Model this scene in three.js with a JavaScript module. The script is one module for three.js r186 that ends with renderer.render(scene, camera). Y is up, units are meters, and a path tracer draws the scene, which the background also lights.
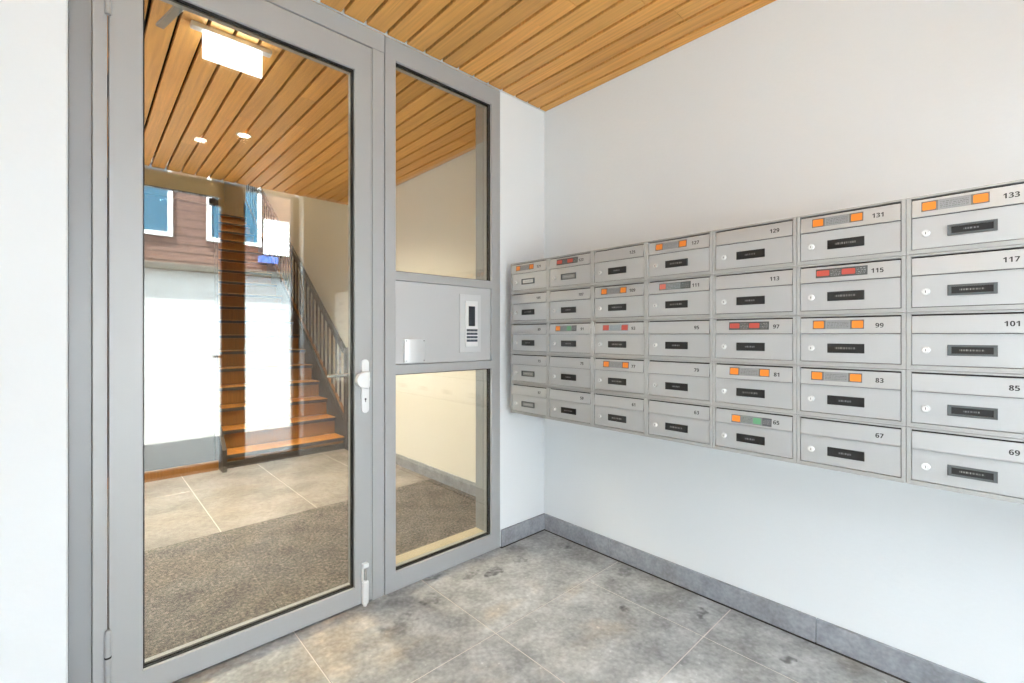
import * as THREE from 'three';
import { ConvexGeometry } from 'three/addons/geometries/ConvexGeometry.js';
import { TextGeometry } from 'three/addons/geometries/TextGeometry.js';
import { FontLoader } from 'three/addons/loaders/FontLoader.js';
import { ImprovedNoise } from 'three/addons/math/ImprovedNoise.js';
import { mergeGeometries } from 'three/addons/utils/BufferGeometryUtils.js';

// ---------------------------------------------------------------- camera, sky, sun, exposure
const scene = new THREE.Scene();
const renderer = new THREE.WebGLRenderer({ antialias: true });
renderer.toneMapping = THREE.LinearToneMapping;
renderer.toneMappingExposure = 1.27;
renderer.shadowMap.enabled = true;
const camera = new THREE.PerspectiveCamera(2 * Math.atan(341.5 / 460.7) * 180 / Math.PI, 1024 / 683, 0.02, 100);
camera.position.set(0, 1.25, 2.033);
camera.rotation.set(0, -43.08 * Math.PI / 180, 0);
camera.setViewOffset(1024, 683, 0, 6.4, 1024, 683);
scene.add(camera);
scene.background = new THREE.Color(0.83, 0.92, 1.0);          // bright hazy sky over the street
scene.backgroundIntensity = 15.5;
const sun = new THREE.DirectionalLight(0xfffaf2, 64);
sun.position.set(-5, 17, -0.9); sun.target.position.set(1, 0, 4);
sun.castShadow = true; sun.shadow.mapSize.set(2048, 2048); sun.shadow.radius = 1;
Object.assign(sun.shadow.camera, { left: -14, right: 14, top: 14, bottom: -14, near: 1, far: 50 });
scene.add(sun, sun.target);

// ---------------------------------------------------------------- measures of the place (metres)
const XR = 2.187, XL = -0.62, HC = 2.689;       // right wall, left wall, ceiling
const ZO = 2.97, ZB = -2.95;                    // street glazing, end of the hall ceiling
const XHR = 2.235;                              // hall right wall
const MX = 1.8218, MZ = 0.0721, MW = 0.2929, MT = 1.6635, MH = 0.17248;   // mailboxes

// ---------------------------------------------------------------- helpers
let seed = 20240611;
const rnd = () => { seed = (seed * 1664525 + 1013904223) >>> 0; return seed / 4294967296; };
const noise = new ImprovedNoise();
const fbm = (x, y, z, o = 5) => { let a = 0.5, f = 1, s = 0; for (let i = 0; i < o; i++) { s += a * noise.noise(x * f, y * f, z + i * 7.3); a *= 0.5; f *= 2.03; } return s; };
const clamp = (v, a = 0, b = 1) => Math.min(b, Math.max(a, v));
const smooth = (a, b, v) => { const t = clamp((v - a) / (b - a)); return t * t * (3 - 2 * t); };
const used = {};
function numbered(n) { used[n] = (used[n] ?? -1) + 1; return used[n] ? n + '_' + String(used[n]).padStart(3, '0') : n; }
function dataTex(w, h, fn, srgb = true, repeat = 1) {
  const d = new Uint8Array(w * h * 4);
  for (let j = 0; j < h; j++) for (let i = 0; i < w; i++) {
    const c = fn(i / w, j / h, i, j), k = (j * w + i) * 4;
    d[k] = clamp(c[0], 0, 255); d[k + 1] = clamp(c[1], 0, 255); d[k + 2] = clamp(c[2], 0, 255); d[k + 3] = 255;
  }
  const t = new THREE.DataTexture(d, w, h);
  t.magFilter = THREE.LinearFilter; t.minFilter = THREE.LinearFilter; t.wrapS = t.wrapT = THREE.RepeatWrapping;
  if (srgb) t.colorSpace = THREE.SRGBColorSpace;
  t.repeat.set(repeat, repeat); t.needsUpdate = true; return t;
}
function boxUV(g) {                              // uv in metres, projected along the main axis of each face
  g = g.index ? g.toNonIndexed() : g;
  const p = g.attributes.position, uv = new Float32Array(p.count * 2), a = new THREE.Vector3(), b = new THREE.Vector3(), c = new THREE.Vector3();
  for (let i = 0; i < p.count; i += 3) {
    a.fromBufferAttribute(p, i); b.fromBufferAttribute(p, i + 1); c.fromBufferAttribute(p, i + 2);
    const n = b.clone().sub(a).cross(c.clone().sub(a)), x = Math.abs(n.x), y = Math.abs(n.y), z = Math.abs(n.z);
    [a, b, c].forEach((v, k) => {
      const q = y >= x && y >= z ? [v.x, v.z] : x >= z ? [v.z, v.y] : [v.x, v.y];
      uv[(i + k) * 2] = q[0]; uv[(i + k) * 2 + 1] = q[1];
    });
  }
  g.setAttribute('uv', new THREE.BufferAttribute(uv, 2)); return g;
}
// box between two corners with chamfered edges
function bx(x0, x1, y0, y1, z0, z1, ch = 0) {
  let g;
  if (ch > 0) {
    const pts = [], mx = (x0 + x1) / 2, my = (y0 + y1) / 2, mz = (z0 + z1) / 2;
    for (const x of [x0, x1]) for (const y of [y0, y1]) for (const z of [z0, z1]) {
      const sx = Math.sign(mx - x) * ch, sy = Math.sign(my - y) * ch, sz = Math.sign(mz - z) * ch;
      pts.push(new THREE.Vector3(x, y + sy, z + sz), new THREE.Vector3(x + sx, y, z + sz), new THREE.Vector3(x + sx, y + sy, z));
    }
    g = new ConvexGeometry(pts);
  } else { g = new THREE.BoxGeometry(x1 - x0, y1 - y0, z1 - z0); g.translate((x0 + x1) / 2, (y0 + y1) / 2, (z0 + z1) / 2); }
  return boxUV(g);
}
// flat frame: outer rectangle less openings, extruded from z0 to z1
function frameGeo(o, holes, z0, z1, bev = 0.0015) {
  const s = new THREE.Shape(); s.moveTo(o[0] + bev, o[2] + bev); s.lineTo(o[1] - bev, o[2] + bev); s.lineTo(o[1] - bev, o[3] - bev); s.lineTo(o[0] + bev, o[3] - bev); s.closePath();
  for (const h of holes) { const p = new THREE.Path(); p.moveTo(h[0] - bev, h[2] - bev); p.lineTo(h[0] - bev, h[3] + bev); p.lineTo(h[1] + bev, h[3] + bev); p.lineTo(h[1] + bev, h[2] - bev); p.closePath(); s.holes.push(p); }
  const g = new THREE.ExtrudeGeometry(s, { depth: z1 - z0 - 2 * bev, bevelEnabled: bev > 0, bevelThickness: bev, bevelSize: bev, bevelSegments: 1 });
  g.translate(0, 0, z0 + bev); return boxUV(g);
}
function cyl(r, len, axis = 'y', seg = 20, r2 = r) { const g = new THREE.CylinderGeometry(r2, r, len, seg); if (axis === 'z') g.rotateX(Math.PI / 2); if (axis === 'x') g.rotateZ(-Math.PI / 2); return g; }
const at = (g, x, y, z) => g.translate(x, y, z);
const plain = (g) => { g = g.index ? g.toNonIndexed() : g; for (const k of Object.keys(g.attributes)) if (!['position', 'normal', 'uv'].includes(k)) g.deleteAttribute(k); return g; };
const join = (...gs) => mergeGeometries(gs.map(plain));
function mesh(name, g, m, parent) { const o = new THREE.Mesh(g, m); o.name = parent ? name : numbered(name); o.castShadow = o.receiveShadow = true; (parent ?? scene).add(o); return o; }
function tag(o, label, category, group) { o.userData.label = label; o.userData.category = category; if (group) o.userData.group = group; return o; }
function thing(name, label, category, pos = [0, 0, 0], group) { const o = new THREE.Group(); o.name = numbered(name); o.position.set(...pos); scene.add(o); return tag(o, label, category, group); }
function struct(name, g, m, label, category) { const o = g ? mesh(name, g, m) : thing(name); o.userData.kind = 'structure'; return tag(o, label, category); }
const rel = (g, pos) => g.translate(-pos[0], -pos[1], -pos[2]);

// ---------------------------------------------------------------- materials
const lin = (r, g, b) => new THREE.Color().setRGB(r, g, b);
const std = (c, rough, metal = 0, extra = {}) => new THREE.MeshStandardMaterial({ color: c, roughness: rough, metalness: metal, ...extra });
const plasterBump = dataTex(256, 256, (u, v) => { const n = 128 + 150 * fbm(u * 24, v * 24, 3, 4); return [n, n, n]; }, false, 2);
const white = std(lin(0.78, 0.81, 0.84), 0.75, 0, { bumpMap: plasterBump, bumpScale: 0.0006 });
const tan = std(lin(0.46, 0.36, 0.21), 0.8, 0, { bumpMap: plasterBump, bumpScale: 0.0006 });
const cream = std(lin(0.80, 0.765, 0.69), 0.8, 0, { bumpMap: plasterBump, bumpScale: 0.0006 });
const greyCoat = std(lin(0.40, 0.41, 0.42), 0.42, 0.15);
const greyJamb = std(lin(0.30, 0.31, 0.325), 0.42, 0.15);
const panelGrey = std(lin(0.52, 0.53, 0.545), 0.45, 0.2);
const silver = std(lin(0.62, 0.63, 0.645), 0.38, 0.3);
const gasket = std(lin(0.012, 0.012, 0.012), 0.6);
const anthracite = std(lin(0.02, 0.021, 0.023), 0.45, 0.2);
const glassM = new THREE.MeshPhysicalMaterial({ color: lin(0.97, 0.985, 0.975), roughness: 0, metalness: 0, transmission: 1, thickness: 0, ior: 1.52 });
const whiteMetal = std(lin(0.80, 0.81, 0.82), 0.3, 0.25);
const chrome = std(lin(0.75, 0.75, 0.76), 0.18, 1);
const lockM = std(lin(0.88, 0.89, 0.90), 0.25, 0.25);
const black = std(lin(0.015, 0.015, 0.016), 0.4);
// brushed aluminium
const brushTex = dataTex(512, 512, (u, v) => { const n = 128 + 200 * fbm(u * 4, v * 160, 11, 4); return [n, n, n]; }, false, 3);
const alu = std(lin(0.52, 0.53, 0.54), 0.42, 0.55, { bumpMap: brushTex, bumpScale: 0.00012 });
const aluRim = std(lin(0.47, 0.475, 0.475), 0.45, 0.55);
const slotDark = std(lin(0.012, 0.012, 0.012), 0.7);
// oak slats: grain along v (metres)
function oakTex(z0, warm) {
  return dataTex(256, 1024, (u, v) => {
    const g = fbm(u * 22, v * 5, z0, 5), ring = Math.sin((u * 9 + 2.6 * fbm(u * 2.2, v * 1.6, z0 + 5, 3)) * 6.283), pore = Math.pow(clamp(0.5 + fbm(u * 90, v * 14, z0 + 9, 2)), 3);
    const k = 1 + 0.11 * g + 0.02 * ring - 0.05 * pore;
    return [226 * k * warm, 166 * k, 88 * k / warm];
  });
}
const oakMaps = [oakTex(1.3, 1.0), oakTex(17.7, 1.012), oakTex(33.1, 0.995)];
for (const t of oakMaps) t.repeat.set(4, 0.55);
const oak = [];
for (const t of oakMaps) for (const k of [0.88, 0.97, 1.04]) oak.push(std(lin(k, k, k), 0.5, 0, { map: t }));
const slatBack = std(lin(0.02, 0.012, 0.008), 0.9);
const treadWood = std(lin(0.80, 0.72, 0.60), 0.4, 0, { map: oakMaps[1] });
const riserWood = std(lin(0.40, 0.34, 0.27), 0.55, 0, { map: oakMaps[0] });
const stringerM = std(lin(0.06, 0.048, 0.04), 0.5);
// stone tiles
const spots = [[1.587, 0.189, 0.060, 0.90], [1.335, 0.022, 0.050, 0.80], [1.202, 0.181, 0.060, 0.60], [2.086, 0.273, 0.030, 0.90], [1.809, 0.841, 0.035, 0.90], [2.030, 1.094, 0.040, 0.80], [1.983, 1.460, 0.035, 0.90], [1.781, 0.193, 0.050, 0.50], [1.004, 0.252, 0.090, 0.50], [1.480, 0.130, 0.050, 0.60], [2.096, 0.665, 0.060, 0.50], [1.979, 0.664, 0.020, 0.90]];
const stoneMap = dataTex(1024, 1024, (u, v) => {
  const x = u * 3.2, z = v * 3.2;
  const big = fbm(x * 1.6, z * 1.6, 2.1, 5), mid = fbm(x * 7, z * 7, 8.2, 4), fine = fbm(x * 60, z * 60, 4.4, 3);
  let k = 1 + 0.30 * big + 0.34 * mid + 0.26 * fine;
  const speck = smooth(0.33, 0.42, fbm(x * 48, z * 48, 19, 2)); k += 0.16 * speck;
  const brown = smooth(0.06, 0.4, fbm(x * 2.1 + 3, z * 2.6, 31, 5) + 0.22 * (1 - smooth(0.9, 1.5, x)) - 0.1);
  let stain = 0;
  for (const [sx, sz, sr, st] of spots) { const d = Math.hypot((x - sx), (z - sz) * 1.3) / sr; if (d < 2.2) stain = Math.max(stain, st * smooth(1.0, 0.45, d + 1.6 * fbm(x * 22, z * 22, 40 + sx, 4))); }
  k *= 1 - 0.5 * stain * clamp(0.6 + 1.6 * fbm(x * 40, z * 40, 77, 3), 0.1, 1);
  return [k * (163 + 8 * brown), k * (163 - 4 * brown), k * (162 - 18 * brown)];
});
stoneMap.repeat.set(1 / 3.2, 1 / 3.2);
const stoneBump = dataTex(512, 512, (u, v) => { const n = 128 + 140 * fbm(u * 40, v * 40, 4.4, 4); return [n, n, n]; }, false, 1);
const stone = std(lin(1, 1, 1), 0.42, 0, { map: stoneMap, bumpMap: stoneBump, bumpScale: 0.0006 });
const hallMap = dataTex(512, 512, (u, v) => {
  const k = 1 + 0.3 * fbm(u * 5, v * 5, 3.3, 5) + 0.16 * fbm(u * 60, v * 60, 7, 3);
  return [158 * k, 150 * k, 144 * k];
});
hallMap.repeat.set(0.5, 0.5);
const hallStone = std(lin(1, 1, 1), 0.22, 0, { map: hallMap, bumpMap: stoneBump, bumpScale: 0.0003 });
const grout = std(lin(0.68, 0.62, 0.57), 0.9);
const skirtMap = dataTex(512, 512, (u, v) => { const k = 1 + 0.3 * fbm(u * 10, v * 10, 6, 5) + 0.16 * fbm(u * 70, v * 70, 2, 3); return [150 * k, 153 * k, 160 * k]; });
const skirtStone = std(lin(1, 1, 1), 0.5, 0, { map: skirtMap });
const darkJoint = std(lin(0.05, 0.045, 0.04), 0.9);
// ribbed coir mat
const matMap = dataTex(1024, 1024, (u, v) => {
  const a = fbm(u * 190, v * 190, 5, 2), b = fbm(u * 60, v * 60, 15, 3), c = fbm(u * 7, v * 7, 22, 3), k = 1 + 1.2 * a + 1.1 * b + 0.4 * c;
  return [92 * k, 84 * k, 77 * k];
});
const matFibre = std(lin(1, 1, 1), 0.85, 0, { map: matMap, bumpMap: dataTex(512, 512, (u, v) => { const n = 128 + 190 * fbm(u * 95, v * 95, 5, 3); return [n, n, n]; }, false, 1), bumpScale: 0.004 });

// ---------------------------------------------------------------- floors
const xJ = [XL - 0.1, 0.04, 0.655, 1.27, 1.885, XR], zJ = [-0.05, 0.575, 1.18, 1.785, 2.39, 3.05];
const floor = struct('floor', null, null, 'grey stone tiled floor of the entrance porch', 'floor');
mesh('grout_bed', bx(XL - 0.1, XR + 0.05, -0.08, -0.0015, -0.05, 3.05), grout, floor);
for (let i = 0; i < xJ.length - 1; i++) for (let j = 0; j < zJ.length - 1; j++) if (!(j === 0 && i === 4))
  mesh('tile', bx(xJ[i] + 0.0021, (j === 0 && i === 3 ? XR : xJ[i + 1]) - 0.0021, -0.012, 0, zJ[j] + 0.0021, zJ[j + 1] - 0.0021, 0.0008), stone, floor);
mesh('edge_joint', bx(XR - 0.021, XR + 0.02, -0.01, 0.0008, 0.0, 3.0), darkJoint, floor);
mesh('edge_joint', bx(1.80, XR - 0.01, -0.01, 0.0008, -0.002, 0.020), darkJoint, floor);
const hallFloor = struct('floor_hall', null, null, 'warm grey tiled floor of the stair hall', 'floor');
mesh('grout_bed', bx(XL - 0.1, XHR + 0.1, -0.08, -0.0015, -9.6, -0.05), grout, hallFloor);
{
  const xs = [XL - 0.1, 0.04, 0.65, 1.25, 1.86, XHR + 0.1], zs = [-9.6, -6, -3.62, -2.42, -1.345, -0.05];
  for (let i = 0; i < xs.length - 1; i++) for (let j = 0; j < zs.length - 1; j++)
    mesh('tile', bx(xs[i] + 0.002, xs[i + 1] - 0.002, -0.012, 0, zs[j] + 0.002, zs[j + 1] - (j === 3 ? 0.007 : 0.002), 0.0008), hallStone, hallFloor);
}
for (const [x0, x1, l] of [[XL + 0.02, 0.6547, 'dark grey brown entrance mat just inside the hinge side of the glass door'], [0.6553, XHR - 0.02, 'dark brown mottled entrance mat inside the door lock side and side window']])
  tag(mesh('entrance_mat', bx(x0, x1, 0.0002, 0.009, -1.344, -0.16, 0.002), matFibre), l, 'mat', 'mats inside the door');

// ---------------------------------------------------------------- ceilings of oak slats
function slatCeiling(name, label, xa, xb, za, zb) {
  const c = struct(name, null, null, label, 'ceiling');
  mesh('backing', bx(xa - 0.05, xb + 0.05, HC + 0.08, HC + 0.22, za, zb), slatBack, c);
  const pitch = 0.1058, first = 1.171 - 40 * pitch;
  for (let k = 0; ; k++) {
    let x0 = first + k * pitch + 0.007, x1 = x0 + pitch - 0.0138;
    if (x0 > xb - 0.01) break;
    if (x1 < xa + 0.02) continue;
    x0 = Math.max(x0, xa); x1 = Math.min(x1, xb - 0.003);
    let z = za + 0.012;
    while (z < zb - 0.05) {
      let e = Math.min(zb - 0.004, z + 0.7 + rnd() * 1.7); if (zb - e < 0.5) e = zb - 0.004;
      const b = mesh('slat', bx(x0, x1, HC, HC + 0.034, z + 0.0004, e - 0.0004, 0.0015), oak[Math.floor(rnd() * oak.length)], c);
      const uv = b.geometry.attributes.uv, du = rnd() * 3, dv = rnd() * 5; for (let i = 0; i < uv.count; i++) uv.setXY(i, uv.getX(i) + du, uv.getY(i) + dv);
      z = e;
    }
  }
  return c;
}
slatCeiling('ceiling', 'warm oak slat ceiling over the mailboxes', XL, XR, 0.0, ZO - 0.05);
slatCeiling('ceiling_hall', 'warm oak slat ceiling of the hall behind the glass door', XL, XHR, ZB, 0.0);

// ---------------------------------------------------------------- walls
struct('trim_1', bx(-0.031, XR, HC + 0.0005, HC + 0.08, 0, 0.006), white, 'thin white strip where the slat ceiling meets the frame', 'trim');
struct('wall_right', bx(XR, XR + 0.2, -0.08, HC + 0.2, -0.0, ZO + 0.2), white, 'white plaster wall that carries the mailboxes', 'wall');
struct('wall_front_right', bx(1.806, XR, -0.08, HC + 0.09, -0.145, 0), white, 'narrow white wall between side window and corner', 'wall');
struct('wall_front_left', bx(XL, -0.031, -0.08, HC + 0.09, -0.145, 0.03, 0.004), white, 'white wall at the hinge side of the glass door', 'wall');
struct('wall_left', bx(XL - 0.2, XL, -0.08, HC + 0.2, -9.6, ZO + 0.2), white, 'white side wall of the porch', 'wall');
struct('wall_outer', bx(1.66, XR, -0.08, HC + 0.09, ZO - 0.17, ZO + 0.1), white, 'white wall beside the street glazing', 'wall');
struct('wall_facade', bx(XL - 4, XR + 5, HC + 0.2, 5.7, ZO - 0.1, ZO + 0.12), white, 'outside wall above the street glazing', 'wall');
struct('wall_facade_side', bx(XR + 0.2, XR + 5, -0.08, HC + 0.2, ZO - 0.1, ZO + 0.12), white, 'outside wall beside the street glazing', 'wall');
struct('wall_facade_end', bx(XL - 4, XL - 0.2, -0.08, HC + 0.2, ZO - 0.1, ZO + 0.12), white, 'outside wall at the far end of the glazing', 'wall');
struct('wall_hall_right', bx(XHR, XHR + 0.2, -0.08, 5.7, -9.6, -0.001), cream, 'cream wall on the right of the hall and stairs', 'wall');
struct('wall_hall_back', bx(XL, 0.93, 2.53, 5.7, ZB - 0.12, ZB), tan, 'tan end wall of the hall beside the stairs', 'wall');
struct('wall_stair_left', bx(0.83, 0.93, -0.08, 5.7, -9.4, ZB - 0.12), tan, 'tan wall on the left of the staircase', 'wall');
struct('wall_stair_end', bx(0.83, XHR + 0.1, -0.08, 5.7, -9.6, -9.4), tan, 'tan wall at the top of the stairs', 'wall');
struct('wall_stair_head', bx(XL, XHR, HC + 0.02, 5.7, ZB, ZB + 0.12), tan, 'tan wall above the hall ceiling edge', 'wall');
struct('ceiling_stair', bx(XL, XHR + 0.2, 5.6, 5.75, -9.6, ZO), white, 'white ceiling over the stairwell', 'ceiling');

{
  const d3 = struct('door_3', null, null, 'dark brown wooden door at the end of the hall', 'door'), dw = std(lin(0.045, 0.028, 0.018), 0.6);
  mesh('backing', bx(XL, 0.93, -0.08, 2.53, ZB - 0.12, ZB - 0.03), dw, d3);
  const lf = mesh('leaf', bx(XL + 0.3, 0.90, 0.005, 2.45, ZB - 0.03, ZB, 0.003), dw, d3);
  mesh('frame', frameGeo([XL, 0.93, 0, 2.529], [[XL + 0.297, 0.903, 0.004, 2.453]], ZB - 0.03, ZB + 0.004), dw, d3);
}
// skirting of stone tiles
function skirting(name, label, pieces) { const b = struct(name, null, null, label, 'baseboard'); for (const p of pieces) mesh('skirting_tile', bx(...p, 0.002), skirtStone, b); }
{
  const ps = [], js = [0.014, 0.51, 1.51, 2.51, 2.79];
  for (let i = 0; i < js.length - 1; i++) ps.push([XR - 0.013, XR, 0.002, 0.101, js[i] + 0.001, js[i + 1] - 0.001]);
  skirting('baseboard_right', 'grey stone skirting under the mailbox wall', ps);
  skirting('baseboard_front', 'short grey stone skirting between side window and corner', [[1.808, XR - 0.001, 0.002, 0.101, 0, 0.013]]);
  skirting('baseboard_left', 'grey stone skirting of the side wall', [0.045, 1.0, 1.95].map((z, i, q) => [XL, XL + 0.013, 0.002, 0.101, z, (q[i + 1] ?? 2.92) - 0.002]));
  skirting('baseboard_front_left', 'grey stone skirting at the hinge side of the glass door', [[XL + 0.014, -0.034, 0.002, 0.101, 0.03, 0.043]]);
  const hs = []; for (let z = -0.16; z > -2.8; z -= 0.66) hs.push([XHR - 0.013, XHR, 0.001, 0.105, Math.max(z - 0.658, -2.85), z]);
  skirting('baseboard_hall_right', 'grey stone skirting along the cream hall wall', hs);
  struct('baseboard_hall_back', bx(XL, 0.93, 0.001, 0.09, ZB, ZB + 0.014, 0.002), riserWood, 'brown wooden skirting at the end of the hall', 'baseboard');
}

// ---------------------------------------------------------------- glazing helpers
function doublePane(parent, x0, x1, y0, y1, z, m = glassM, gap = 0.018) {
  mesh('pane', bx(x0 + 0.002, x1 - 0.002, y0 + 0.002, y1 - 0.002, z, z + 0.005), m, parent);
  mesh('pane', bx(x0 + 0.002, x1 - 0.002, y0 + 0.002, y1 - 0.002, z - gap, z - gap + 0.005), m, parent);
  mesh('gasket', frameGeo([x0 - 0.001, x1 + 0.001, y0 - 0.001, y1 + 0.001], [[x0 + 0.0035, x1 - 0.0035, y0 + 0.0035, y1 - 0.0035]], z + 0.0055, z + 0.012, 0), gasket, parent);
  mesh('spacer', frameGeo([x0, x1, y0, y1], [[x0 + 0.006, x1 - 0.006, y0 + 0.006, y1 - 0.006]], z - gap + 0.006, z - 0.001, 0), gasket, parent);
}

// entrance door with its frame
const door = struct('door_1', null, null, 'grey framed glass entrance door, nearest the camera', 'door');
mesh('frame', join(bx(-0.031, 0.0255, 0, HC, -0.075, -0.012, 0.002)), greyJamb, door);
mesh('frame', join(bx(0.0265, 0.0635, 0, 2.602, -0.075, 0, 0.002), bx(-0.03, 1.064, 2.603, HC, -0.075, 0, 0.002), bx(1.0015, 1.0625, 0, 2.602, -0.075, 0, 0.002)), greyCoat, door);
const leaf = mesh('leaf', frameGeo([0.0670, 0.9980, 0.009, 2.595], [[0.156, 0.914, 0.092, 2.468]], -0.068, 0.003, 0.002), greyCoat, door);
doublePane(leaf, 0.156, 0.914, 0.092, 2.468, -0.022);
for (const y of [0.10, 2.31]) {
  const h = mesh('hinge', join(at(cyl(0.0085, 0.082, 'y', 16), 0.0645, y + 0.041, 0.010), at(cyl(0.0085, 0.080, 'y', 16), 0.0645, y + 0.128, 0.010), at(new THREE.SphereGeometry(0.0085, 12, 8), 0.0645, y + 0.168, 0.010)), greyCoat, door);
  mesh('hinge_ring', at(cyl(0.0092, 0.006, 'y', 16), 0.0645, y + 0.085, 0.010), gasket, h);
}
{ // handle plate, knob and keyhole
  const s = new THREE.Shape(), w = 0.0165, y0 = 0.890, y1 = 1.136; s.absarc(0.962, y1 - w, w, 0, Math.PI); s.absarc(0.962, y0 + w, w, Math.PI, 2 * Math.PI); s.closePath();
  const g = new THREE.ExtrudeGeometry(s, { depth: 0.006, bevelEnabled: true, bevelThickness: 0.002, bevelSize: 0.001, bevelSegments: 2 }); g.translate(0, 0, 0.003);
  const plate = mesh('handle_plate', g, whiteMetal, door);
  const k = new THREE.Shape(); k.absarc(0.944, 1.045, 0.034, Math.PI * 0.5, Math.PI * 1.35); k.lineTo(0.956, 1.009); k.lineTo(0.962, 1.016); k.lineTo(0.962, 1.079); k.closePath();
  const kg = new THREE.ExtrudeGeometry(k, { depth: 0.018, bevelEnabled: true, bevelThickness: 0.006, bevelSize: 0.004, bevelSegments: 3 }); kg.translate(0, 0, 0.026);
  const knob = mesh('knob', join(kg, at(cyl(0.012, 0.03, 'z', 16), 0.962, 1.045, 0.02)), whiteMetal, door); knob.userData.label = 'white half round fixed knob';
  const key = mesh('keyhole', join(at(cyl(0.0045, 0.002, 'z', 12), 0.962, 0.954, 0.0115), bx(0.9605, 0.9635, 0.940, 0.954, 0.0105, 0.0125)), black, plate);
  key.userData.label = 'dark keyhole';
  // lever on the hall side
  mesh('inner_rose', bx(0.945, 0.979, 0.93, 1.13, -0.078, -0.068, 0.002), black, door);
  mesh('lever', join(at(cyl(0.009, 0.05, 'z', 14), 0.962, 1.058, -0.095), at(cyl(0.009, 0.125, 'x', 14), 0.905, 1.058, -0.118), at(new THREE.SphereGeometry(0.009, 12, 8), 0.8425, 1.058, -0.118)), chrome, door);
}
{ // foot bolt
  const b = mesh('door_stop', join(bx(0.956, 0.984, 0.008, 0.115, 0.003, 0.026, 0.004), bx(0.956, 0.963, 0.115, 0.19, 0.003, 0.018, 0.002), bx(0.956, 0.984, 0.176, 0.197, 0.003, 0.026, 0.003)), whiteMetal, door);
  b.position.x = -0.012; b.userData.label = 'white foot operated door holder';
  mesh('stop_rod', at(cyl(0.0055, 0.066, 'y', 12), 0.974, 0.147, 0.014), chrome, b);
  mesh('stop_foot', at(cyl(0.009, 0.010, 'y', 14), 0.970, 0.005, 0.014), whiteMetal, b);
}
{ // closer arm behind the top of the leaf
  const a = mesh('door_closer', join(bx(0.10, 0.36, 2.50, 2.56, -0.115, -0.068, 0.004)), greyCoat, door);
  const arm = bx(-0.014, 0.014, -0.006, 0.006, 0, 0.22, 0.002); arm.rotateY(Math.PI + 0.215); arm.translate(0.277, 2.49, -0.07);
  mesh('closer_arm', arm, greyJamb, a);
}

// side window beside the door
const side = struct('window_1', null, null, 'grey framed side window with intercom panel beside the entrance door', 'window');
const sideFrame = mesh('window_frame', frameGeo([1.066, 1.806, 0, HC], [[1.124, 1.740, 0.09, 1.057], [1.124, 1.740, 1.104, 1.519], [1.124, 1.740, 1.563, 2.592]], -0.075, 0, 0.002), greyCoat, side);
doublePane(side, 1.124, 1.740, 1.563, 2.592, -0.028);
doublePane(side, 1.124, 1.740, 0.09, 1.057, -0.028);
mesh('infill_panel', bx(1.1255, 1.7385, 1.1055, 1.5175, -0.06, -0.008, 0.0015), panelGrey, side);
mesh('lining', join(bx(1.741, 1.806, 0.09, HC, -0.15, -0.076), bx(1.066, 1.123, 0.09, HC, -0.15, -0.076)), greyJamb, side);
mesh('sill', bx(1.066, 1.806, 0.0, 0.088, -0.155, -0.076, 0.002), std(lin(0.50, 0.42, 0.29), 0.5), side);

// intercom and card reader
{
  const p = [1.586, 1.154, -0.008], t = thing('intercom', 'silver intercom panel with dark screen and rows of buttons', 'intercom', p), q = (g) => rel(g, p);
  mesh('mounting_plate', q(frameGeo([1.512, 1.660, 1.154, 1.475], [], -0.008, -0.001, 0.0015)), silver, t);
  const f = mesh('faceplate', q(bx(1.545, 1.632, 1.186, 1.440, -0.001, 0.008, 0.002)), whiteMetal, t);
  const sc = mesh('screen', q(bx(1.565, 1.610, 1.300, 1.410, 0.008, 0.0095, 0.0005)), std(lin(0.02, 0.022, 0.03), 0.08), f);
  sc.userData.label = 'dark glossy camera window';
  for (let r = 0; r < 4; r++) for (let c = 0; c < 3; c++)
    mesh('button', q(bx(1.5515 + c * 0.0255, 1.5763 + c * 0.0255, 1.270 - r * 0.019, 1.283 - r * 0.019, 0.008, 0.0105, 0.001)), std(lin(0.035, 0.05, 0.075), 0.35), f);
  const cp = [1.2285, 1.112, -0.008], c = thing('card_reader', 'small square white cover plate low on the panel left of the intercom', 'card reader', cp), q2 = (g) => rel(g, cp);
  const pts = []; for (let i = 0; i <= 8; i++) { const u = i / 8 * 2 - 1; pts.push(new THREE.Vector2(1.2285 + u * 0.058, 0.012 + 0.010 * (1 - u * u))); }
  const sh = new THREE.Shape(); sh.moveTo(1.1705, 0); for (const v of pts) sh.lineTo(v.x, v.y); sh.lineTo(1.2865, 0); sh.closePath();
  const cg = new THREE.ExtrudeGeometry(sh, { depth: 0.116, bevelEnabled: false }); cg.rotateX(Math.PI / 2); cg.translate(0, 1.229, -0.008);
  cg.computeVertexNormals();
  mesh('cover', q2(cg), silver, c);
  for (const x of [1.178, 1.279]) for (const y of [1.121, 1.221]) mesh('screw', q2(at(cyl(0.0035, 0.003, 'z', 10), x, y, 0.0065)), chrome, c);
}

// ---------------------------------------------------------------- mailboxes
const font = await new FontLoader().loadAsync('fonts/droid/droid_sans_bold.typeface.json');
const digits = {};
function numberGeo(s) {
  if (!digits[s]) { const g = new TextGeometry(s, { font, size: 0.0142, depth: 0.0004, curveSegments: 4, bevelEnabled: false }); g.computeBoundingBox(); g.translate(-g.boundingBox.max.x, 0, 0); digits[s] = g; }
  return digits[s];
}
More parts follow.
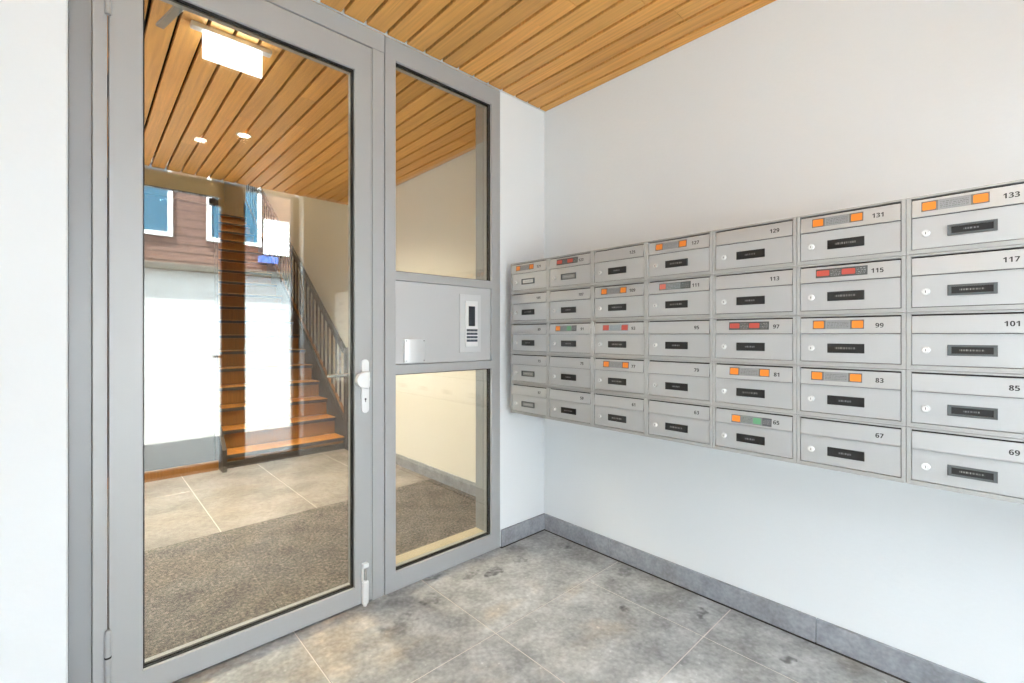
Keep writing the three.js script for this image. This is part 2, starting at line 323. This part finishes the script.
// printed stickers and name cards (the print is too blurred in the photograph to read)
function cardTex(w, h, draw) {
  return (() => { const c = document.createElement('canvas'); c.width = w; c.height = h; const x = c.getContext('2d'); draw(x, w, h); const t = new THREE.CanvasTexture(c); t.colorSpace = THREE.SRGBColorSpace; return t; })();
}
function scribble(x, x0, y0, w, rows, rh, col, sd) {
  let s = sd; const r = () => { s = (s * 16807) % 2147483647; return s / 2147483647; };
  x.fillStyle = col;
  for (let k = 0; k < rows; k++) { let p = x0; while (p < x0 + w) { const l = 3 + r() * 9; x.globalAlpha = 0.6 + 0.4 * r(); x.fillRect(p, y0 + k * rh + r() * 1.5, Math.min(l, x0 + w - p), rh * 0.45); p += l + 2 + r() * 3; } }
  x.globalAlpha = 1;
}
const blk = (x, c, x0, y0, w, h, r = 6) => { x.fillStyle = c; x.beginPath(); x.moveTo(x0 + r, y0); x.arcTo(x0 + w, y0, x0 + w, y0 + h, r); x.arcTo(x0 + w, y0 + h, x0, y0 + h, r); x.arcTo(x0, y0 + h, x0, y0, r); x.arcTo(x0, y0, x0 + w, y0, r); x.fill(); };
const OR = '#e8852a', RD = '#bd5145', GN = '#5d9a72';
const stickerKinds = {
  orange: (x, w, h) => { x.fillStyle = '#8d8f92'; x.fillRect(0, 0, w, h); x.fillStyle = '#6d665e'; x.fillRect(0, 0, 66, h); x.fillRect(w - 66, 0, 66, h); blk(x, OR, 4, 6, 54, h - 12); blk(x, OR, w - 58, 6, 54, h - 12); scribble(x, 74, 12, 108, 4, 10, '#5f6265', 77); },
  red: (x, w, h) => { x.fillStyle = '#97a0a4'; x.fillRect(0, 0, w, h); blk(x, RD, 3, 5, 62, h - 10); blk(x, RD, w - 65, 5, 62, h - 10); scribble(x, 76, 12, 104, 4, 10, '#75808a', 31); },
  redmix: (x, w, h) => { x.fillStyle = '#4d4f50'; x.fillRect(0, 0, w, h); blk(x, RD, 4, 10, 66, h - 22); blk(x, RD, 132, 10, 66, h - 22); scribble(x, 76, 10, 50, 4, 11, '#8e9496', 12); scribble(x, 204, 10, 44, 4, 11, '#a0a4a5', 19); },
  reddark: (x, w, h) => { x.fillStyle = '#6f7577'; x.fillRect(0, 0, w, h); blk(x, '#d0705f', 4, 8, 52, h - 16); scribble(x, 64, 10, 110, 4, 11, '#a4adb0', 5); x.fillStyle = '#4b5152'; x.fillRect(178, 0, 78, h); scribble(x, 184, 12, 60, 3, 13, '#7b8486', 9); },
  green: (x, w, h) => { x.fillStyle = '#7c8081'; x.fillRect(0, 0, w, h); blk(x, OR, 4, 6, 54, h - 12); scribble(x, 66, 12, 70, 4, 10, '#585c5d', 41); blk(x, GN, 142, 8, 48, h - 16); x.fillStyle = '#55565a'; x.fillRect(200, 0, 56, h); scribble(x, 204, 14, 46, 3, 11, '#8a8a90', 55); },
};
const stickerM = {}; for (const k in stickerKinds) stickerM[k] = std(0xffffff, 0.4, 0, { map: cardTex(256, 58, stickerKinds[k]) });
const cardKinds = {
  dark: (sd) => (x, w, h) => { x.fillStyle = '#1b1b1c'; x.fillRect(0, 0, w, h); scribble(x, w * 0.3, h * 0.36, w * 0.38, 1, 26, '#8c8c90', sd); },
  dark2: (sd) => (x, w, h) => { x.fillStyle = '#1d1c1b'; x.fillRect(0, 0, w, h); scribble(x, w * 0.2, h * 0.34, w * 0.6, 1, 28, '#94928f', sd); },
  light: (sd) => (x, w, h) => { x.fillStyle = '#c9cac8'; x.fillRect(0, 0, w, h); scribble(x, w * 0.2, h * 0.42, w * 0.6, 1, 14, '#8f918f', sd); },
  grey: (sd) => (x, w, h) => { x.fillStyle = '#8a8c8a'; x.fillRect(0, 0, w, h); scribble(x, w * 0.15, h * 0.4, w * 0.7, 1, 16, '#c2c3c0', sd); },
};
const cardM = {}; for (const k in cardKinds) cardM[k] = [11, 23, 37].map((s) => std(0xffffff, 0.3, 0, { map: cardTex(192, 48, cardKinds[k](s * 97)) }));
const plateBlack = std(lin(0.018, 0.018, 0.018), 0.35), plateGrey = std(lin(0.11, 0.12, 0.125), 0.4, 0.3);
function quad(w, h) { return new THREE.PlaneGeometry(w, h); }
const boxDepth = XR - MX;
const bodyGeo = bx(0.0009, MW - 0.0009, 0.0009, MH - 0.0009, -boxDepth, -0.014);
const rimGeo = frameGeo([0.0007, MW - 0.0007, 0.0006, MH - 0.0006], [[0.011, MW - 0.011, 0.0135, MH - 0.0065]], -0.014, 0, 0.0008);
const ridgeGeo = bx(0.0007, MW - 0.0007, 0.0055, 0.0068, -0.001, 0.0011);
const flapGeo = bx(-0.1337, 0.1337, -0.0272, 0.0238, -0.003, 0, 0.0008);
const flapLip = bx(-0.1337, 0.1337, -0.0280, -0.0255, -0.006, 0.0008, 0.0006);
const mailDoorGeo = bx(-0.1336, 0.1336, -0.0464, 0.0462, -0.004, 0, 0.0008);
const lockGeo = cyl(0.0088, 0.006, 'z', 20, 0.0078), lockRing = new THREE.TorusGeometry(0.0092, 0.0011, 8, 22), slotGeo = bx(-0.0008, 0.0008, -0.0035, 0.0035, 0, 0.001);
const plateGeo = bx(-0.05, 0.05, -0.0152, 0.0152, 0, 0.003, 0.001), plateFrameGeo = frameGeo([-0.05, 0.05, -0.0155, 0.0155], [[-0.042, 0.042, -0.0095, 0.0095]], 0, 0.0045, 0.0008), plateBackGeo = bx(-0.045, 0.045, -0.012, 0.012, 0, 0.001);
const stickerGeo = bx(-0.0705, 0.0705, -0.0150, 0.0150, 0, 0.0004);
const stickerAt = { 131: 0.118, 133: 0.105, 115: 0.129, 99: 0.120, 83: 0.115, 127: 0.117, 97: 0.135, 81: 0.137, 65: 0.144, 111: 0.134, 109: 0.123, 93: 0.132, 77: 0.135, 91: 0.125, 121: 0.117, 123: 0.133 };
const stickers = { 121: 'orange', 123: 'redmix', 127: 'orange', 131: 'orange', 133: 'orange', 109: 'orange', 111: 'reddark', 115: 'redmix', 91: 'green', 93: 'red', 97: 'redmix', 99: 'orange', 77: 'orange', 81: 'orange', 83: 'orange', 65: 'green' };
const stickerWords = { orange: 'an orange-ended sticker', red: 'a red-ended sticker', redmix: 'a dark red sticker', reddark: 'a grey sticker with one red end', green: 'an orange and green sticker' };
const nth = ['leftmost', 'second', 'third', 'fourth', 'fifth', 'sixth', 'seventh', 'eighth'], rowWord = ['top row', 'second row', 'middle row', 'fourth row', 'bottom row'];
for (let r = 0; r < 5; r++) for (let c = 0; c < 8; c++) {
  const n = 121 + 2 * c - 16 * r, st = stickers[n], framed = c >= 6 || n === 123 || n === 73 || n === 57 || n === 121;
  const t = thing('mailbox', `silver mailbox ${n} with ${st ? stickerWords[st] : 'a plain flap'}, ${nth[c]} column, ${rowWord[r]}`, 'mailbox', [MX, MT - (r + 1) * MH, MZ + c * MW], 'mailboxes on the right wall');
  t.rotation.y = -Math.PI / 2;
  mesh('body', bodyGeo, aluRim, t);
  const rim = mesh('front_frame', rimGeo, aluRim, t); mesh('ridge', ridgeGeo, aluRim, rim);
  const slot = mesh('slot', bx(0.012, MW - 0.012, 0.014, MH - 0.007, -0.0138, -0.0125), slotDark, t);
  const flap = mesh('flap', flapGeo, alu, t); flap.position.set(MW / 2, 0.1375, -0.0005); flap.rotation.x = -0.09;
  mesh('lip', flapLip, alu, flap);
  const num = mesh('number', numberGeo(String(n)), black, flap); num.position.set(c >= 6 ? 0.0850 : 0.0930, -0.0098, 0.0001);
  if (st) { const s = mesh('sticker', stickerGeo, plateGrey, flap); const su = stickerAt[n] - MW / 2, sv = n === 65 ? -0.006 : 0.0012; s.position.set(su, sv, 0.0002); const f = mesh('print', quad(0.1404, 0.0296), stickerM[st], flap); f.position.set(su, sv, 0.0008); }
  const d = mesh('door', mailDoorGeo, alu, t); d.position.set(MW / 2, 0.0617, -0.0035);
  const lk = mesh('lock', lockGeo, lockM, d); lk.position.set(-0.1025, -0.002, 0.003);
  const kr = mesh('lock_ring', lockRing, lockM, d); kr.position.set(-0.1025, -0.002, 0.0005);
  const ks = mesh('keyhole', slotGeo, black, d); ks.position.set(-0.1025, -0.002, 0.0055);
  const kind = n === 121 ? 'light' : (n === 123 || n === 73 || n === 57) ? 'grey' : (rnd() < 0.5 ? 'dark' : 'dark2');
  const pl = mesh('name_plate', framed ? plateFrameGeo : plateGeo, framed ? plateGrey : plateBlack, d); pl.position.set(-0.0055, -0.0012, 0);
  if (framed) { const b = mesh('name_plate_back', plateBackGeo, plateBlack, d); b.position.set(-0.0055, -0.0012, 0); }
  const card = mesh('name_card', framed ? quad(0.084, 0.019) : quad(0.094, 0.0245), cardM[kind][Math.floor(rnd() * 3)], d); card.position.set(-0.0055, -0.0012, framed ? 0.0016 : 0.0034);
}

// ---------------------------------------------------------------- stair hall: staircase, lamps, sign
{
  const N = 18, rise = 0.1865, going = 0.240, z0 = -2.92, xa = 0.97, xb = 2.115;
  const t = thing('staircase', 'straight oak staircase with dark stringers and balusters behind the glass door', 'staircase', [xa, 0, z0]);
  const P = [xa, 0, z0], y1 = 0.135;
  for (let k = 0; k < N; k++) {
    const y = y1 + k * rise, z = z0 - k * going;
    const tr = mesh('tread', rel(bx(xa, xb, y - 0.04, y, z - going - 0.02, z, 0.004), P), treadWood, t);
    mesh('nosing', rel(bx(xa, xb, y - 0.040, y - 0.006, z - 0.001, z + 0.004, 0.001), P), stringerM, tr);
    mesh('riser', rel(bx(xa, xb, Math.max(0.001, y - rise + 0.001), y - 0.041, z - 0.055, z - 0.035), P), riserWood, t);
  }
  const yN = y1 + (N - 1) * rise, zN = z0 - N * going;
  mesh('landing', rel(bx(xa - 0.02, XHR - 0.002, yN - 0.12, yN + 0.0, -9.39, zN - 0.021), P), treadWood, t);
  const sl = rise / going;
  for (const x of [xa - 0.035, xb + 0.002]) {
    const s = new THREE.Shape(); const L = (z) => y1 + (z0 - z) * sl;      // shape in (-z, y)
    s.moveTo(-z0 - 0.12, 0.002); s.lineTo(-z0 - 0.12, L(z0 + 0.12) + 0.16); s.lineTo(-zN, L(zN) + 0.14); s.lineTo(-zN, L(zN) - 0.22); s.lineTo(-z0 + 0.30, 0.002); s.closePath();
    const g = new THREE.ExtrudeGeometry(s, { depth: 0.035, bevelEnabled: false }); g.rotateY(Math.PI / 2); g.translate(x, 0, 0);
    mesh('stringer', rel(boxUV(g), P), stringerM, t);
  }
  const xr = xb + 0.02, L = (z) => y1 + (z0 - z) * sl, ang = Math.atan2(rise, going);
  const len = Math.hypot(N * going - 0.1, (N * going - 0.1) * sl), zc = z0 - (N * going) / 2 + 0.0;
  const hr = bx(-0.022, 0.022, -0.03, 0.03, -len / 2, len / 2, 0.008); hr.rotateX(ang); hr.translate(xr, L(zc) + 0.90, zc); mesh('handrail', rel(hr, P), stringerM, t);
  const lr = bx(-0.012, 0.012, -0.015, 0.015, -len / 2, len / 2, 0.003); lr.rotateX(ang); lr.translate(xr, L(zc) + 0.22, zc); mesh('lower_rail', rel(lr, P), riserWood, t);
  for (let z = z0 - 0.05; z > zN + 0.1; z -= 0.118) mesh('baluster', rel(bx(xr - 0.008, xr + 0.008, L(z) + 0.12, L(z) + 0.89, z - 0.008, z + 0.008), P), stringerM, t);
  mesh('newel', rel(bx(xr - 0.03, xr + 0.03, 0.002, L(z0) + 0.98, z0 + 0.02, z0 + 0.08, 0.004), P), stringerM, t);
  mesh('base_rail', rel(bx(xa, xb, 0.001, 0.06, z0 - 0.034, z0 - 0.01, 0.003), P), stringerM, t);
}
function lampMat(c, e) { return std(c, 0.5, 0, { emissive: c, emissiveIntensity: e }); }
function downlight(x, z, label, color, power) {
  const t = thing('downlight', label, 'ceiling light', [x, HC, z], 'ceiling downlights');
  mesh('trim_ring', at(new THREE.LatheGeometry([[0.036, 0], [0.047, 0], [0.050, -0.003], [0.047, -0.006], [0.038, -0.006], [0.036, 0]].map((p) => new THREE.Vector2(...p)), 32), 0, 0, 0), whiteMetal, t);
  mesh('lens', at(cyl(0.037, 0.004, 'y', 28), 0, -0.002, 0), lampMat(color, 14), t).userData.label = 'glowing warm white lens';
  const l = new THREE.SpotLight(color, power, 0, 1.25, 0.6); l.position.set(x, HC - 0.012, z); l.target.position.set(x, 0, z); l.castShadow = true; l.shadow.radius = 1.8; l.shadow.bias = -0.0005;
  scene.add(l, l.target);
}
const warm = new THREE.Color().setRGB(1.0, 0.85, 0.66);
downlight(0.855, -1.703, 'lit round downlight in the hall ceiling seen through the door glass', warm, 24);
downlight(-0.15, -1.703, 'lit round downlight in the hall ceiling near its left wall', warm, 18);
downlight(0.641, 1.949, 'lit round downlight in the porch ceiling, seen mirrored in the door glass', new THREE.Color().setRGB(1, 0.9, 0.76), 2.5);
{ // stairwell lamp, above the view
  const t = thing('stairwell_lamp', 'round white ceiling lamp over the stairs', 'ceiling light', [1.55, 5.6, -5.2]);
  mesh('lamp_base', at(cyl(0.16, 0.03, 'y', 32), 0, -0.015, 0), whiteMetal, t);
  mesh('lamp_shade', at(cyl(0.15, 0.06, 'y', 32), 0, -0.06, 0), lampMat(warm, 5), t);
  const l = new THREE.PointLight(warm, 9); l.position.set(1.55, 5.47, -5.2); l.castShadow = true; l.shadow.radius = 6; scene.add(l);
}
{ // emergency sign
  const p = [0.535, HC, -0.505], t = thing('exit_sign', 'lit white hanging sign panel under the hall ceiling', 'sign', p), q = (g) => rel(g, p);
  mesh('mounting_bar', q(bx(0.366, 0.705, HC - 0.024, HC, -0.535, -0.495, 0.003)), whiteMetal, t);
  const pan = mesh('sign_panel', q(bx(0.412, 0.662, HC - 0.15, HC - 0.024, -0.520, -0.506, 0.002)), lampMat(lin(0.93, 0.97, 1.0), 3), t);
  pan.userData.label = 'glowing white sign panel';
  for (const s of [-1, 1]) { const l = new THREE.RectAreaLight(lin(0.93, 0.97, 1.0), 6, 0.25, 0.12); l.position.set(0.537, HC - 0.087, -0.513 + s * 0.009); l.lookAt(0.537, HC - 0.087, -0.513 + s * 2); scene.add(l); }
}

// ---------------------------------------------------------------- street glazing behind the camera
{
  const d2 = struct('door_2', null, null, 'dark framed glass street door mirrored in the entrance glass', 'door');
  mesh('frame', join(bx(-0.03, 0.055, 0, HC, ZO - 0.03, ZO + 0.05, 0.002), bx(1.066, 1.100, 0, HC, ZO - 0.03, ZO + 0.05, 0.002), bx(-0.03, 1.1, 2.64, HC, ZO - 0.03, ZO + 0.05, 0.002)), anthracite, d2);
  const lf = mesh('leaf', frameGeo([0.058, 1.063, 0.008, 2.637], [[0.14, 0.965, 0.058, 2.54]], ZO - 0.025, ZO + 0.04, 0.002), anthracite, d2);
  mesh('pane', bx(0.141, 0.964, 0.059, 2.539, ZO + 0.003, ZO + 0.009), glassM, lf);
  mesh('handle_plate', bx(0.985, 1.02, 0.93, 1.15, ZO - 0.032, ZO - 0.025, 0.002), black, d2);
  mesh('lever', join(at(cyl(0.010, 0.06, 'z', 14), 1.002, 1.05, ZO - 0.06), at(cyl(0.010, 0.13, 'x', 14), 0.945, 1.05, ZO - 0.085)), black, d2);
  mesh('door_closer', join(bx(0.86, 1.05, 2.45, 2.51, ZO - 0.075, ZO - 0.025, 0.004)), black, d2);
  const w2 = struct('window_2', null, null, 'dark framed tall side light of the street door', 'window');
  mesh('window_frame', frameGeo([1.102, 1.658, 0, HC], [[1.162, 1.600, 0.05, 2.668]], ZO - 0.03, ZO + 0.05, 0.002), anthracite, w2);
  mesh('pane', bx(1.163, 1.599, 0.051, 2.667, ZO + 0.003, ZO + 0.009), glassM, w2);
  const w3 = struct('window_3', null, null, 'dark framed window on the hinge side of the street door', 'window');
  mesh('window_frame', frameGeo([XL, -0.032, 0, HC], [[XL + 0.05, -0.09, 0.05, 2.64]], ZO - 0.03, ZO + 0.05, 0.002), anthracite, w3);
  mesh('pane', bx(XL + 0.051, -0.091, 0.051, 2.639, ZO + 0.003, ZO + 0.009), glassM, w3);
}
// street and the building across it
{
  const paving = std(lin(0.24, 0.24, 0.238), 0.85);
  struct('street', bx(-20, 24, -0.3, -0.03, 3.05, 8.8), paving, 'pale paved street', 'street');
  const zf = 8.8, t = thing('opposite_building', 'building across the street with white ground floor and brown upper floor', 'building', [2, -0.03, zf]), P = [2, -0.03, zf];
  const siding = dataTex(256, 256, (u, v) => { const row = (v * 6) % 1, k = (row < 0.14 ? 0.5 : 1) * (1 + 0.3 * fbm(u * 9, v * 24, Math.floor(v * 6), 4)); return [112 * k, 84 * k, 76 * k]; }, true, 1);
  const sidM = std(lin(1, 1, 1), 0.8, 0, { map: siding }), wM = std(lin(0.50, 0.515, 0.53), 0.7), winWhite = std(lin(0.85, 0.86, 0.87), 0.4), paneM = std(lin(0.04, 0.13, 0.21), 0.08), ledgeM = std(lin(0.09, 0.09, 0.08), 0.6);
  mesh('ground_floor_wall', rel(bx(-20, 24, -0.1, 2.49, zf, zf + 0.4), P), wM, t);
  mesh('upper_wall', rel(bx(-20, 24, 2.6, 5.3, zf + 0.02, zf + 0.4), P), sidM, t);
  mesh('ledge', rel(bx(-20, 24, 2.49, 2.61, zf - 0.16, zf + 0.2, 0.01), P), ledgeM, t);
  mesh('roof', rel(bx(-20, 24, 5.3, 5.5, zf - 0.2, zf + 4, 0.01), P), ledgeM, t);
  for (const [x0, x1] of [[-2.0, -1.1], [0.36, 1.28], [1.83, 2.82], [-3.6, -2.8], [4.2, 5.2]]) {
    const w = mesh('window', rel(frameGeo([x0, x1, 3.13, 4.55], [[x0 + 0.08, x1 - 0.08, 3.21, 4.47]], zf - 0.04, zf + 0.02, 0.004), P), winWhite, t);
    mesh('window_pane', rel(bx(x0 + 0.07, x1 - 0.07, 3.2, 4.48, zf - 0.005, zf + 0.015), P), paneM, w);
  }
  const sg = thing('wall_sign', 'white rectangular sign on the brown building across the street', 'sign', [3.12, 2.99, zf]);
  mesh('board', bx(-0.26, 0.26, 0, 0.76, -0.03, 0.018, 0.004), winWhite, sg);
  const bs = thing('parking_sign', 'small blue sign under the white sign across the street', 'sign', [2.95, 2.80, zf]);
  mesh('board', bx(-0.19, 0.19, 0, 0.15, -0.05, 0.018, 0.003), std(lin(0.10, 0.18, 0.55), 0.5), bs);
}

renderer.render(scene, camera);
